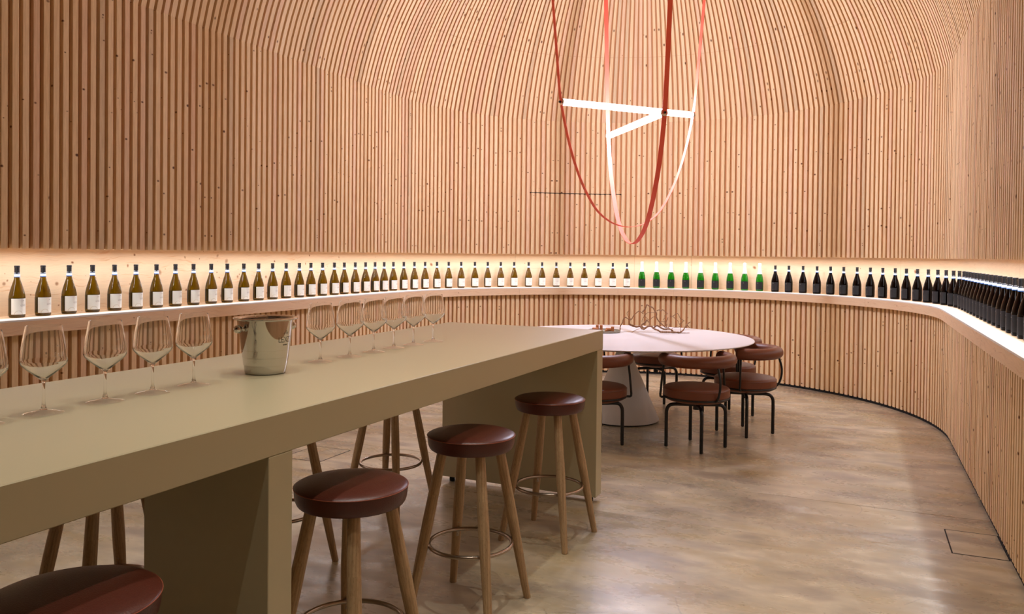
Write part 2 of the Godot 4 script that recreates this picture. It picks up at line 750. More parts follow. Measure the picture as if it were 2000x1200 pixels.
func vault_slat(taper: bool, k: int) -> ArrayMesh:
	var key := "vault%s%d" % [taper, k]
	if cache.has(key):
		return cache[key]
	var st := begin()
	var f0 := deg_to_rad(13.0)
	var f1 := deg_to_rad(79.0)
	var n := 22
	for i in n:
		var fa := lerpf(f0, f1, float(i) / n)
		var fb := lerpf(f0, f1, float(i + 1) / n)
		if taper and i == 4:
			fb -= 0.0006    # butt joint between two lengths of slat
		var rows := []
		for e in 2:
			var ff := fa if e == 0 else fb
			var p := vault(ff)
			var o := vault(ff, 0.028)
			var w := 0.0205 * (clampf(p.x / RW, 0.08, 1.0) if taper else 1.0)
			rows.append([Vector3(-w, o.y, RW - o.x), Vector3(-w, p.y, RW - p.x), Vector3(w, p.y, RW - p.x), Vector3(w, o.y, RW - o.x)])
		var inward := Vector3(0, -sin((fa + fb) / 2), cos((fa + fb) / 2))
		for q in 3:
			var out := inward if q == 1 else Vector3(-1 if q == 0 else 1, 0, 0)
			var ua: float = (k + [0.02, 0.27, 0.73][q]) / 16.0
			var ub: float = (k + [0.27, 0.73, 0.98][q]) / 16.0
			var va := 1.0 - float(i) / n
			var vb := 1.0 - float(i + 1) / n
			poly(st, [rows[0][q], rows[0][q + 1], rows[1][q + 1], rows[1][q]], out, [Vector2(ua, va), Vector2(ub, va), Vector2(ub, vb), Vector2(ua, vb)])
		if i == 0:
			poly(st, rows[0], Vector3.DOWN, [Vector2(k / 16.0, 1), Vector2(k / 16.0, 1), Vector2(k / 16.0, 1), Vector2(k / 16.0, 1)])
	cache[key] = st.commit()
	return cache[key]


func vault_shell() -> ArrayMesh:
	var st := begin()
	var path := []
	var s := UB - 0.25
	while s < U0:
		path.append(s)
		s += 0.6
	for i in 49:
		path.append(U0 + SEMI * i / 48.0)
	s = U0 + SEMI + 0.6
	while s < U0 * 2 + SEMI - UB + 0.2:
		path.append(s)
		s += 0.6
	path.append(U0 * 2 + SEMI - UB + 0.25)
	var n := 20
	for side in 2:
		st.set_smooth_group(side + 1)
		for i in range(path.size() - 1):
			for k in n:
				var q := []
				for e in [[i, k], [i + 1, k], [i + 1, k + 1], [i, k + 1]]:
					var f := lerpf(deg_to_rad(12.5), deg_to_rad(82.6), float(e[1]) / n)
					var p := vault(f, 0.03 if side == 0 else 0.16)
					q.append(at(path[e[0]], maxf(p.x, 0.0), p.y).origin)
				for o in ([0, 2, 1, 0, 3, 2] if side == 0 else [0, 1, 2, 0, 2, 3]):
					vert(st, q[o], path[i], k)
	st.generate_normals()
	return st.commit()


func room() -> void:
	var s1 := U0 + SEMI
	var s2 := U0 * 2 + SEMI
	# floor: two slabs of concrete with a saw-cut joint between them, and the ground below
	var fl := part("floor", box_mesh(V(0, 4.2, -0.09), Vector3(6.6, 0.12, 13.4), 0.002), M.dark_gap, self)
	tag(fl, "polished concrete floor with cloudy stains and a saw-cut joint", "floor", "", "structure")
	for e in [[-2.5, 5.268], [5.2725, 10.9]]:
		var st := begin()
		chamfer_box(st, V(0, (e[0] + e[1]) / 2, -0.016), Vector3(6.6, 0.032, e[1] - e[0]), 0.001)
		part("slab", st.commit(), M.polished_concrete, fl)
	# ceiling
	ceiling_node = part("ceiling", vault_shell(), M.spruce_backing, self)
	tag(ceiling_node, "vaulted timber ceiling of curved slats closing into a half dome", "ceiling", "", "structure")
	var walls := {}
	for d in [["wall_left", UB, U0, "long straight left wall of upright spruce slats"], ["wall_far", U0, s1, "rounded far wall of upright spruce slats"], ["wall_right", s1, s2 - UB, "straight right wall of upright spruce slats"]]:
		var st := begin()
		st.append_from(strip(d[1], d[2], RW + 0.028, RBACK + 0.11, ZN + 0.02, ZE + 0.06), 0, Transform3D())
		st.append_from(strip(d[1], d[2], RW + 0.028, RBACK + 0.11, 0.0, 1.03), 0, Transform3D())
		st.append_from(strip(d[1], d[2], RBACK + 0.02, RBACK + 0.11, 1.03, ZN + 0.02), 0, Transform3D())
		var w := part(d[0], st.commit(), M.spruce_backing, self)
		tag(w, d[3], "wall", "", "structure")
		walls[d[0]] = w
		# board closing the niche above, and the dark recess at the foot of the slats
		part("lower_lip", strip(d[1], d[2], RW + 0.024, RW + 0.034, ZN - 0.002, ZN + 0.03), M.spruce_backing, w)
		part("niche_soffit", strip(d[1], d[2], RW + 0.034, RBACK + 0.03, ZN + 0.008, ZN + 0.02), M.spruce_board, w)
		var b := part("baseboard_" + String(d[0]).substr(5), strip(d[1], d[2], RW + 0.008, RW + 0.03, 0.0, 0.03), M.dark_gap, self)
		tag(b, "dark recessed plinth along the foot of the slats", "baseboard", "", "structure")
	var bw := part("wall_back", box_mesh(V(0, UB - 0.1, 2.9), Vector3(6.6, 5.9, 0.2), 0.002), M.dark_wall, self)
	tag(bw, "flat dark wall behind the camera", "wall", "", "structure")
	# panels at the back of the niche
	var joints := [UB, 0.9, 3.0, 6.70, 9.40, 10.86, 11.53, 14.05, 17.2, 20.0, s2 - UB]
	for i in range(joints.size() - 1):
		var a: float = joints[i]
		var b: float = joints[i + 1]
		var mid := (a + b) / 2
		var knotty := mid < 6.7 or mid > 17.2
		part("back_panel", strip(a + 0.0012, b - 0.0012, RBACK, RBACK + 0.02, ZS - 0.01, ZN + 0.01), M.knotty_board if knotty else M.spruce_board, walls["wall_left"] if mid < U0 else (walls["wall_far"] if mid < s1 else walls["wall_right"]))
	# concealed door in the far wall
	var door := Node3D.new()
	door.name = "door_1"
	add_child(door)
	tag(door, "concealed door in the far wall, shown by a thin dark line across the slats", "door", "", "structure")
	part("door_gap", strip(9.50, 10.705, RW + 0.003, RW + 0.024, 2.2685, 2.2765), M.dark_gap, door)
	var loose := {}
	for k in range(-200, 500):
		var on_left := k < 0
		var s := 0.0
		var host: Node3D
		var nsemi := 127
		if k < 0:
			s = U0 + (k + 0.5) * PITCH
			host = walls["wall_left"]
		elif k < nsemi:
			s = U0 + (k + 0.5) * SEMI / nsemi
			host = walls["wall_far"]
		else:
			s = s1 + (k - nsemi + 0.5) * PITCH
			host = walls["wall_right"]
		if s < UB + 0.03 or s > s2 - UB - 0.03:
			continue
		var v := rng.randi() % 32
		var t := at(s, RW + rng.randf_range(-0.0012, 0.0012))
		var seen_wall := s > 2.3 and s < s2 - 3.0
		var in_door := s > 9.515 and s < 10.69
		var jobs := []
		if in_door:
			jobs = [["doorlow", 0.026, 0.992, door], ["doorhigh", ZN - 0.005, 2.268, door], ["overdoor", 2.277, ZE, host]]
		else:
			jobs = [["low", 0.026, 0.992, host], ["high", ZN - 0.005, ZE, host]]
		for j in jobs:
			var m := slat_mesh(j[0], j[1], j[2], v)
			if seen_wall:
				part("slat", m, M.spruce_slat, j[3], t)
			else:
				if not loose.has(host):
					loose[host] = begin()
				loose[host].append_from(m, 0, t)
		var m := vault_slat(not (k < 0 or k >= nsemi), rng.randi() % 16)
		if s > 3.5 and s < s2 - 4.6:
			part("slat", m, M.spruce_slat, ceiling_node, t)
		else:
			if not loose.has(ceiling_node):
				loose[ceiling_node] = begin()
			loose[ceiling_node].append_from(m, 0, t)
	for host in loose:
		var o := part("slats", loose[host].commit(), M.spruce_slat, host)
		o.set_meta("kind", "stuff")


func shelf() -> void:
	var s2 := U0 * 2 + SEMI - UB
	var t := thing("display_shelf", "continuous pale spruce shelf running round the room under the bottles", "shelf")
	part("shelf_board", strip(UB, s2, 2.672, RBACK + 0.005, ZS - 0.04, ZS), M.spruce_board, t)
	part("front_strip", strip(UB, s2, 2.556, 2.672, ZS - 0.012, ZS, 1.0, 0.0015), M.shelf_white, t)
	var joints := [UB, 1.2, 4.2, 7.35, 9.33, 10.65, 11.36, 13.9, 16.52, 17.9, 20.5, s2]
	for i in range(joints.size() - 1):
		part("fascia_board", strip(joints[i] + 0.0008, joints[i + 1] - 0.0008, 2.556, 2.60, 0.995, ZS - 0.012, 1.0, 0.001), M.knotty_board if i < 4 or i > 6 else M.spruce_board, t)
	part("underside", strip(UB, s2, 2.60, RBACK, 0.995, 1.02), M.spruce_backing, t)
	var led := thing("led_strip", "hidden strip light under the upper slats, washing the bottles", "light strip")
	for e in [[0.66, U0], [U0, U0 + SEMI], [U0 + SEMI, s2 + UB - 2.5]]:
		part("light_bar", strip(e[0] + 0.01, e[1] - 0.01, 2.663, 2.681, ZN + 0.003, ZN + 0.0075), M.glowing_strip, led)


# ---------------------------------------------------------------- furniture

func bar_table() -> void:
	var turn := -0.027
	var t := thing("bar_table", "long olive-beige bar table on slab legs in the middle of the room", "table", Transform3D(Basis(Vector3.UP, turn), V(-0.042, 4.73, 0)))
	# local frame: +z towards the camera end, x across
	part("table_top", box_mesh(Vector3(0, 0.983, 2.95), Vector3(1.065, 0.116, 5.9), 0.0025), M.table_laminate, t)
	for z in [0.052, 5.85]:
		part("end_panel", box_mesh(Vector3(0, 0.481, z), Vector3(1.063, 0.888, 0.10), 0.002), M.table_laminate, t)
		for x in [-0.48, 0.48]:
			var st := begin()
			lathe(st, [[Vector2(0, 0.0), Vector2(0.018, 0.0)], [Vector2(0.018, 0.0), Vector2(0.018, 0.04)], [Vector2(0.018, 0.04), Vector2(0, 0.04)]], 16)
			st.generate_normals()
			part("foot", st.commit(), M.rubber, t, Transform3D(Basis(), Vector3(x, 0, z)))
	part("middle_panel", box_mesh(Vector3(0.29, 0.4635, 2.89), Vector3(0.485, 0.923, 0.10), 0.002), M.table_laminate, t)


func make_stool() -> Node3D:
	var t := thing("bar_stool", "stool", "stool", Transform3D(), "leather bar stools around the bar table")
	var run := smooth([Vector2(0.187, 0.732), Vector2(0.182, 0.7365), Vector2(0.165, 0.742), Vector2(0.12, 0.748), Vector2(0.06, 0.750), Vector2(0, 0.7505)], 3)
	part("seat", lathed([[Vector2(0, 0.672), Vector2(0.16, 0.672)], smooth([Vector2(0.16, 0.672), Vector2(0.172, 0.676), Vector2(0.178, 0.684), Vector2(0.183, 0.70), Vector2(0.186, 0.7315)], 3), run], 64), M.leather_maroon, t)
	var ring := []
	for i in 64:
		ring.append(Vector3(0.1865 * sin(TAU * i / 64), 0.732, 0.1865 * cos(TAU * i / 64)))
	part("piping", tubed(ring, 0.0014, 6, true), M.leather_thread, t)
	var hoop := []
	for i in 48:
		hoop.append(Vector3(0.176 * sin(TAU * i / 48), 0.27, 0.176 * cos(TAU * i / 48)))
	part("foot_ring", tubed(hoop, 0.0085, 10, true), M.steel, t)
	var path := []
	var rad := []
	for i in 15:
		var f := i / 14.0
		path.append(Vector3(0, 0.002 + 0.672 * f, lerpf(0.262, 0.125, f)))
		rad.append(lerpf(0.0155, 0.0235, clampf(f / 0.55, 0, 1)) if f < 0.55 else lerpf(0.0235, 0.0205, (f - 0.55) / 0.45))
	var leg := tubed(path, rad, 20)
	var plate := box_mesh(Vector3(0, 0, 0), Vector3(0.013, 0.078, 0.003), 0.001)
	var screw := lathed([smooth([Vector2(0.0042, 0), Vector2(0.003, 0.0016), Vector2(0, 0.002)], 2)], 10)
	for k in 4:
		var r := Transform3D(Basis(Vector3.UP, PI / 2 * k), Vector3.ZERO)
		part("leg", leg, M.oak, t, r)
		var b := part("bracket", plate, M.steel, t, r * Transform3D(Basis(Vector3.RIGHT, -0.2), Vector3(0, 0.272, 0.187)))
		for y in [-0.028, 0.028]:
			part("screw", screw, M.steel, b, Transform3D(Basis(Vector3.RIGHT, -PI / 2), Vector3(0, y, -0.001)))
	return t


func stools() -> void:
	var spots := [
		[0.42, 3.985, "brown leather bar stool nearest the round table, in front of the table's end panel"],
		[0.415, 3.05, "brown leather bar stool on the near side, second from the round table end"],
		[0.385, 2.215, "brown leather bar stool beside the bar table's middle panel, near side"],
		[0.333, 1.225, "brown leather bar stool cut by the bottom left corner, only its seat showing"],
		[-0.588, 4.03, "bar stool on the far side of the table, seen below the top between near stools"],
		[-0.585, 3.04, "bar stool on the far side, mostly hidden behind the middle panel and near stool"],
		[-0.61, 2.10, "bar stool on the far side, its legs showing left of the middle panel"],
	]
	var proto := make_stool()
	for i in spots.size():
		var tr := Transform3D(Basis(Vector3.UP, deg_to_rad([-51, -47, -52, -40, -50, -46, -55][i] - 90.0 + 180.0)), V(spots[i][0], spots[i][1], 0))
		if i == 0:
			proto.transform = tr
			proto.set_meta("label", spots[i][2])
		else:
			copy(proto, spots[i][2], tr)


const TC := Vector2(-0.03, 7.10)
const TT := 0.765

func round_table() -> void:
	var t := thing("round_table", "large round white dining table on a conical pedestal, set before the rounded far wall", "table", Transform3D(Basis(), V(TC.x, TC.y, 0)))
	part("table_top", lathed([[Vector2(0, 0.744), Vector2(1.09, 0.746)], [Vector2(1.09, 0.746), Vector2(1.132, 0.753)], smooth([Vector2(1.132, 0.753), Vector2(1.142, 0.757), Vector2(1.142, 0.762), Vector2(1.136, TT)], 2), [Vector2(1.136, TT), Vector2(0, TT)]], 96), M.white_lacquer, t)
	part("pedestal", lathed([[Vector2(0.324, 0.012), Vector2(0.326, 0.018), Vector2(0.062, 0.625)], [Vector2(0.062, 0.625), Vector2(0.48, 0.682)], [Vector2(0.48, 0.682), Vector2(0.85, 0.745)]], 72), M.white_lacquer, t)
	part("plinth", lathed([[Vector2(0, 0.0), Vector2(0.31, 0.0)], [Vector2(0.31, 0.0), Vector2(0.31, 0.013)], [Vector2(0.31, 0.013), Vector2(0, 0.013)]], 48), M.rubber, t)


func make_chair() -> Node3D:
	var t := thing("dining_chair", "chair", "chair", Transform3D(), "round-backed leather swivel chairs at the round table")
	var top_run := smooth([Vector2(0.255, 0.463), Vector2(0.25, 0.472), Vector2(0.23, 0.481), Vector2(0.16, 0.49), Vector2(0.08, 0.493), Vector2(0, 0.4935)], 3)
	part("seat_cushion", lathed([[Vector2(0, 0.402), Vector2(0.24, 0.402)], smooth([Vector2(0.24, 0.402), Vector2(0.252, 0.406), Vector2(0.257, 0.42), Vector2(0.256, 0.462)], 3), top_run], 56), M.leather_brown, t)
	var ring := []
	for i in 56:
		ring.append(Vector3(0.256 * sin(TAU * i / 56), 0.463, 0.256 * cos(TAU * i / 56)))
	part("piping", tubed(ring, 0.002, 6, true), M.leather_brown, t)
	part("seat_sling", lathed([smooth([Vector2(0, 0.352), Vector2(0.10, 0.354), Vector2(0.19, 0.365), Vector2(0.242, 0.385), Vector2(0.25, 0.40)], 3), [Vector2(0.25, 0.40), Vector2(0, 0.402)]], 48), M.leather_brown, t)
	ring = []
	for i in 56:
		ring.append(Vector3(0.25 * sin(TAU * i / 56), 0.399, 0.25 * cos(TAU * i / 56)))
	part("seat_ring", tubed(ring, 0.008, 8, true), M.black_steel, t)
	var arc := []
	for i in 43:
		var a := deg_to_rad(lerpf(-104.0, 104.0, i / 42.0))
		arc.append(Vector3(0.259 * sin(a), 0.695, 0.259 * cos(a)))
	part("backrest", tubed(arc, 0.048, 18), M.leather_brown, t)
	for a in [-100.0, 6.0, 100.0]:
		var pts := []
		if absf(a) > 50:
			pts = [Vector3(0, 0.397, 0.245), Vector3(0, 0.397, 0.28), Vector3(0, 0.402, 0.2885), Vector3(0, 0.42, 0.29), Vector3(0, 0.56, 0.277), Vector3(0, 0.665, 0.264)]
		else:
			pts = smooth([Vector3(0, 0.395, 0.245), Vector3(0, 0.425, 0.275), Vector3(0, 0.49, 0.297), Vector3(0, 0.57, 0.297), Vector3(0, 0.665, 0.268)], 5)
		part("back_post", tubed(pts, 0.009, 10), M.black_steel, t, Transform3D(Basis(Vector3.UP, deg_to_rad(a)), Vector3.ZERO))
	return t


func chairs() -> void:
	# place, side the back is on, turn of the legs (degrees anticlockwise from across the room), label
	var spots := [
		[0.767, 6.336, 310.0, 21.0, "brown swivel chair nearest the camera, right of the white cone pedestal, its back towards us"],
		[1.05, 7.05, 9.0, 11.0, "brown swivel chair furthest right, turned side-on before the slatted wall"],
		[0.03, 6.02, 277.0, 30.0, "brown swivel chair half hidden behind the bar table's end panel"],
		[0.80, 7.79, 34.0, 4.0, "brown swivel chair behind the furthest right chair, its armrest curling past the table's edge"],
		[0.015, 8.20, 88.0, 35.0, "brown swivel chair on the far side of the round table, seen below its top"],
		[-0.745, 7.92, 131.0, 20.0, "brown swivel chair behind the table, only a sliver showing beside the bar's end panel"],
	]
	var proto := make_chair()
	var legs := []
	var path := smooth([Vector3(0, 0.335, 0.0), Vector3(0, 0.335, 0.10), Vector3(0, 0.335, 0.165), Vector3(0, 0.326, 0.205), Vector3(0, 0.295, 0.226), Vector3(0, 0.25, 0.23), Vector3(0, 0.12, 0.23), Vector3(0, 0.0072, 0.23)], 4)
	var leg := tubed(path, 0.0138, 14)
	var hub := lathed([[Vector2(0, 0.295), Vector2(0.024, 0.295)], [Vector2(0.024, 0.295), Vector2(0.026, 0.36)], [Vector2(0.026, 0.36), Vector2(0, 0.36)]], 20)
	for i in spots.size():
		var a := deg_to_rad(spots[i][2])
		var tr := Transform3D(Basis(Vector3.UP, atan2(cos(a), -sin(a))), V(spots[i][0], spots[i][1], 0))
		var c := proto
		if i == 0:
			proto.transform = tr
			proto.set_meta("label", spots[i][4])
		else:
			c = copy(proto, spots[i][4], tr)
		legs.append([c, spots[i][3] - spots[i][2]])
	for e in legs:
		part("swivel_hub", hub, M.black_steel, e[0])
		for k in 4:
			part("leg", leg, M.black_steel, e[0], Transform3D(Basis(Vector3.UP, deg_to_rad(e[1] + 90.0 * k)), Vector3.ZERO))


func pendants() -> void:
	pendant("pendant lamp whose coral belt hangs in a wide shallow loop, tube running left to right", V(-0.107, 7.487, 2.90), Vector3(0.672, 0, -0.741), 0.745, [
		Vector2(0, 1.768), Vector2(0.10, 1.782), Vector2(0.21, 1.82), Vector2(0.34, 1.912), Vector2(0.45, 2.06), Vector2(0.555, 2.262), Vector2(0.65, 2.525), Vector2(0.72, 2.80), Vector2(0.757, 3.0), Vector2(0.802, 3.45), Vector2(0.85, 3.95), Vector2(0.90, 4.6), Vector2(0.93, 5.27)])
	pendant("pendant lamp whose coral belt hangs in the deeper narrower loop, its tube pointing towards us", V(-0.074, 7.526, 2.745), Vector3(0.588, 0, 0.809), 0.728, [
		Vector2(0, 1.608), Vector2(0.08, 1.62), Vector2(0.17, 1.655), Vector2(0.30, 1.742), Vector2(0.43, 1.90), Vector2(0.56, 2.15), Vector2(0.655, 2.42), Vector2(0.715, 2.69), Vector2(0.75, 2.95), Vector2(0.79, 3.4), Vector2(0.835, 4.0), Vector2(0.88, 4.6), Vector2(0.91, 5.27)])


func spotlights() -> void:
	# small spots near the crown of the vault, above the frame, that light the bar table from overhead
	var i := 0
	for e in [[1.36, 4.85], [0.13, 5.28]]:
		for u in [0.7, 2.0, 3.3]:
			var t := thing("ceiling_spotlight", "small black %s spotlight over the bar table, %s from the camera end" % ["right row" if e[0] > 1.0 else "crown row", ORD[i % 3]], "spotlight", Transform3D(Basis(), V(e[0], u, e[1])), "spotlights over the bar table")
			i += 1
			part("housing", lathed([[Vector2(0.04, 0.0), Vector2(0.042, 0.10)], smooth([Vector2(0.042, 0.10), Vector2(0.03, 0.118), Vector2(0.012, 0.122)], 3), [Vector2(0.012, 0.122), Vector2(0.012, 0.30)]], 24), M.black_steel, t)
			part("lens", lathed([[Vector2(0.038, 0.006), Vector2(0, 0.006)]], 24), M.glowing_strip, t)
			var l := SpotLight3D.new()
			l.name = "spot"
			l.light_color = SPOT_COLOR
			l.light_energy = SPOT_ENERGY
			l.light_size = 0.03
			l.spot_range = 14.0
			l.spot_attenuation = 2.0
			l.spot_angle = 34.0
			l.spot_angle_attenuation = 0.8
			l.shadow_enabled = true
			l.transform = Transform3D(Basis(Vector3.RIGHT, -PI / 2), Vector3(0, -0.005, 0))
			t.add_child(l, true)


func pendant(label: String, c: Vector3, dir: Vector3, half: float, curve: Array) -> void:
	var basis_ := Basis(dir, Vector3.UP, dir.cross(Vector3.UP))
	var t := thing("pendant_lamp", label, "lamp", Transform3D(basis_, Vector3(c.x, 0, c.z)), "crossed tube lamps hanging over the round table")
	# belt: a flat band, 44 mm wide and 3 mm thick, whose face follows the loop
	var side := smooth(curve, 6)
	var line := []
	for i in range(side.size() - 1, 0, -1):
		line.append(Vector2(-side[i].x, side[i].y))
	for p in side:
		line.append(p)
	var st := begin()
	var w := 0.022
	for face in 4:
		st.set_smooth_group(face + 1)
		for i in range(line.size() - 1):
			var q := []
			for e in [[i, 0], [i + 1, 0], [i + 1, 1], [i, 1]]:
				var k: int = e[0]
				var d: Vector2 = (line[min(k + 1, line.size() - 1)] - line[max(k - 1, 0)]).normalized()
				var nn := d.orthogonal() * 0.0016
				var corners := [[nn, -w], [nn, w], [-nn, w], [-nn, -w]]
				var cc: Array = corners[(face + e[1]) % 4]
				q.append(Vector3(line[k].x + cc[0].x, line[k].y + cc[0].y, cc[1]))
			for o in [0, 1, 2, 0, 2, 3]:
				vert(st, q[o])
	st.generate_normals()
	part("belt", st.commit(), M.coral_belt, t)
	# the fluted glass tube in short lengths, each with its own light inside
	var n := 5
	var length := half * 2.0 - 0.03
	var flute := []
	for j in 48:
		flute.append(0.030 + (0.0012 if j % 2 == 0 else 0.0))
	for k in n:
		var x0 := -length / 2 + length * k / n
		var s2 := begin()
		for j in 48:
			var a := TAU * j / 48
			var b := TAU * ((j + 1) % 48) / 48
			var ra: float = flute[j]
			var rb: float = flute[(j + 1) % 48]
			var P := Vector3(x0, c.y + ra * sin(a), ra * cos(a))
			var Q := Vector3(x0, c.y + rb * sin(b), rb * cos(b))
			var l := Vector3(length / n, 0, 0)
			poly(s2, [P, Q, Q + l, P + l], (P + Q) / 2 - Vector3(x0, c.y, 0))
			poly(s2, [Vector3(x0, c.y, 0), P, Q], Vector3.LEFT)
			poly(s2, [Vector3(x0, c.y, 0) + l, P + l, Q + l], Vector3.RIGHT)
		part("tube_section", s2.commit(), M.glowing_tube, t)
		var lamp := OmniLight3D.new()
		lamp.name = "tube_light"
		lamp.light_color = TUBE_COLOR
		lamp.light_energy = TUBE_ENERGY
		lamp.light_size = 0.028
		lamp.omni_range = 16.0
		lamp.omni_attenuation = 2.0
		lamp.shadow_enabled = true
		lamp.position = Vector3(x0 + length / n / 2, c.y, 0)
		t.add_child(lamp, true)
	for sgn in [-1.0, 1.0]:
		var turn := Transform3D(Basis(Vector3.BACK, -PI / 2 * sgn), Vector3(sgn * (length / 2 - 0.002), c.y, 0))
		part("end_cap", lathed([[Vector2(0.0315, 0), Vector2(0.0315, 0.012)], [Vector2(0.0315, 0.012), Vector2(0.010, 0.014)], [Vector2(0.010, 0.014), Vector2(0.010, 0.016)], [Vector2(0.010, 0.016), Vector2(0, 0.016)]], 32), M.chrome, t, turn)
		part("bolt", lathed([[Vector2(0.011, 0.019), Vector2(0.011, 0.030)], smooth([Vector2(0.011, 0.030), Vector2(0.008, 0.034), Vector2(0, 0.035)], 3)], 20), M.black_steel, t, turn)
		part("ceiling_mount", lathed([[Vector2(0, 0), Vector2(0.03, 0)], [Vector2(0.03, 0), Vector2(0.03, 0.10)], [Vector2(0.03, 0.10), Vector2(0, 0.10)]], 20), M.black_steel, t, Transform3D(Basis(), Vector3(sgn * curve[-1].x, curve[-1].y - 0.01, 0)))


# ---------------------------------------------------------------- bottles and tableware

const H := 0.312        # burgundy bottle
const BR := 0.044

func logo(k: float) -> Array:
	# the winery's sign: an angular A crossed by a slanting stroke
	return [[Vector2(-1.1, -0.55) * k, Vector2(-0.15, 0.75) * k, Vector2(0.25, 0.7) * k, Vector2(0.65, -0.65) * k], [Vector2(-0.95, -0.1) * k, Vector2(0.9, -0.15) * k, Vector2(1.15, 0.35) * k]]


func make_burgundy(called: String, white: bool) -> Node3D:
	var t := thing(called, "bottle", "wine bottle", Transform3D(), "white wine bottles on the niche shelf" if white else "dark red wine bottles on the niche shelf")
	var body := [Vector2(BR * 0.985, H * 0.035), Vector2(BR, H * 0.06), Vector2(BR, H * 0.36), Vector2(BR * 0.975, H * 0.425), Vector2(BR * 0.87, H * 0.50), Vector2(BR * 0.73, H * 0.575), Vector2(BR * 0.58, H * 0.645), Vector2(BR * 0.455, H * 0.70), Vector2(BR * 0.37, H * 0.75), Vector2(BR * 0.325, H * 0.80), Vector2(BR * 0.305, H * 0.90)]
	var run := smooth([Vector2(BR * 0.86, 0.0), Vector2(BR * 0.95, H * 0.01), Vector2(BR * 0.985, H * 0.035)], 3)
	run.pop_back()
	run.append_array(smooth(body, 4))
	part("glass_body", lathed([[Vector2(0, 0.004), Vector2(BR * 0.7, 0.002), Vector2(BR * 0.86, 0.0)], run, [Vector2(BR * 0.305, H * 0.90), Vector2(0, H * 0.90)]], 40), M.olive_glass if white else M.black_glass, t)
	var cap := [[Vector2(BR * 0.345, H * 0.80), Vector2(BR * 0.325, H * 0.86), Vector2(BR * 0.32, H * 0.955)], [Vector2(BR * 0.345, H * 0.957), Vector2(BR * 0.345, H * 0.985)], smooth([Vector2(BR * 0.345, H * 0.985), Vector2(BR * 0.33, H * 0.997), Vector2(BR * 0.25, H)], 2), [Vector2(BR * 0.25, H), Vector2(0, H)]]
	part("capsule", lathed(cap, 28), M.capsule, t)
	part("capsule_lettering", bent(lettering("LENZI  ·  LENZI  ·  LENZI", 0.0042), BR * 0.343, 0.0, H * 0.855), M.white_band, t)
	var band := part("neck_band", lathed([[Vector2(BR * 0.385, H * 0.775), Vector2(BR * 0.35, H * 0.835)]], 28), M.white_band, t)
	part("blue_edge", lathed([[Vector2(BR * 0.392, H * 0.773), Vector2(BR * 0.382, H * 0.787)], [Vector2(BR * 0.352, H * 0.83), Vector2(BR * 0.348, H * 0.838)]], 28), M.blue_band, band)
	var half := deg_to_rad(74.0)
	var l0 := H * 0.062
	var l1 := H * 0.367
	var lr := BR + 0.0004
	var lab := part("label", lathed([[Vector2(lr, l0), Vector2(lr, l1)], ], 28, -half, half), M.cream_label if white else M.black_label, t)
	part("back_label", lathed([[Vector2(lr, l0), Vector2(lr, l1)]], 24, PI - 1.15, PI + 1.15), M.black_label, t)
	var tr := lr + 0.0002
	if white:
		part("label_sign", strokes(logo(0.0042), 0.0009, tr, 0.25, H * 0.325), M.label_ink, lab)
		part("label_name", strokes(thin_name(0.0092), 0.0009, tr, 0.25, H * 0.222), M.label_ink, lab)
		part("label_small_print", strokes([[Vector2(-0.013, 0.0), Vector2(0.013, 0.0)], [Vector2(-0.011, -0.033), Vector2(0.013, -0.033)], [Vector2(-0.005, -0.038), Vector2(0.007, -0.038)]], 0.0009, tr, 0.25, H * 0.27), M.label_ink, lab)
		var arc := []
		for i in 17:
			arc.append(Vector2(cos(PI * i / 16.0), sin(PI * i / 16.0)) * 0.0215 + Vector2(-0.017, 0.0005))
		part("label_arc", strokes([arc], 0.0013, tr, 0.0, l0), M.label_gold, lab)
	else:
		part("label_sign", strokes(logo(0.0032), 0.001, tr, -0.1, H * 0.342), M.grey_ink, lab)
		part("label_name", bent(lettering("LENZI", 0.0058, false, 0.0003), tr, -0.1, H * 0.318), M.grey_ink, lab)
		var arc := []
		for i in 13:
			arc.append(Vector2(cos(PI * i / 12.0), sin(PI * i / 12.0)) * 0.014 + Vector2(0.0, 0.0))
		part("label_relief", strokes([arc, [Vector2(-0.03, -0.012), Vector2(0.03, -0.012)], [Vector2(0.014, 0), Vector2(0.014, -0.03)]], 0.0016, tr, 0.1, H * 0.22), M.gloss_relief, lab)
		part("label_small_print", strokes([[Vector2(-0.016, 0.0), Vector2(0.008, 0.0)], [Vector2(-0.016, -0.005), Vector2(0.013, -0.005)], [Vector2(-0.004, -0.010), Vector2(0.005, -0.010)]], 0.002, tr, -0.15, H * 0.128), M.red_ink, lab)
	return t


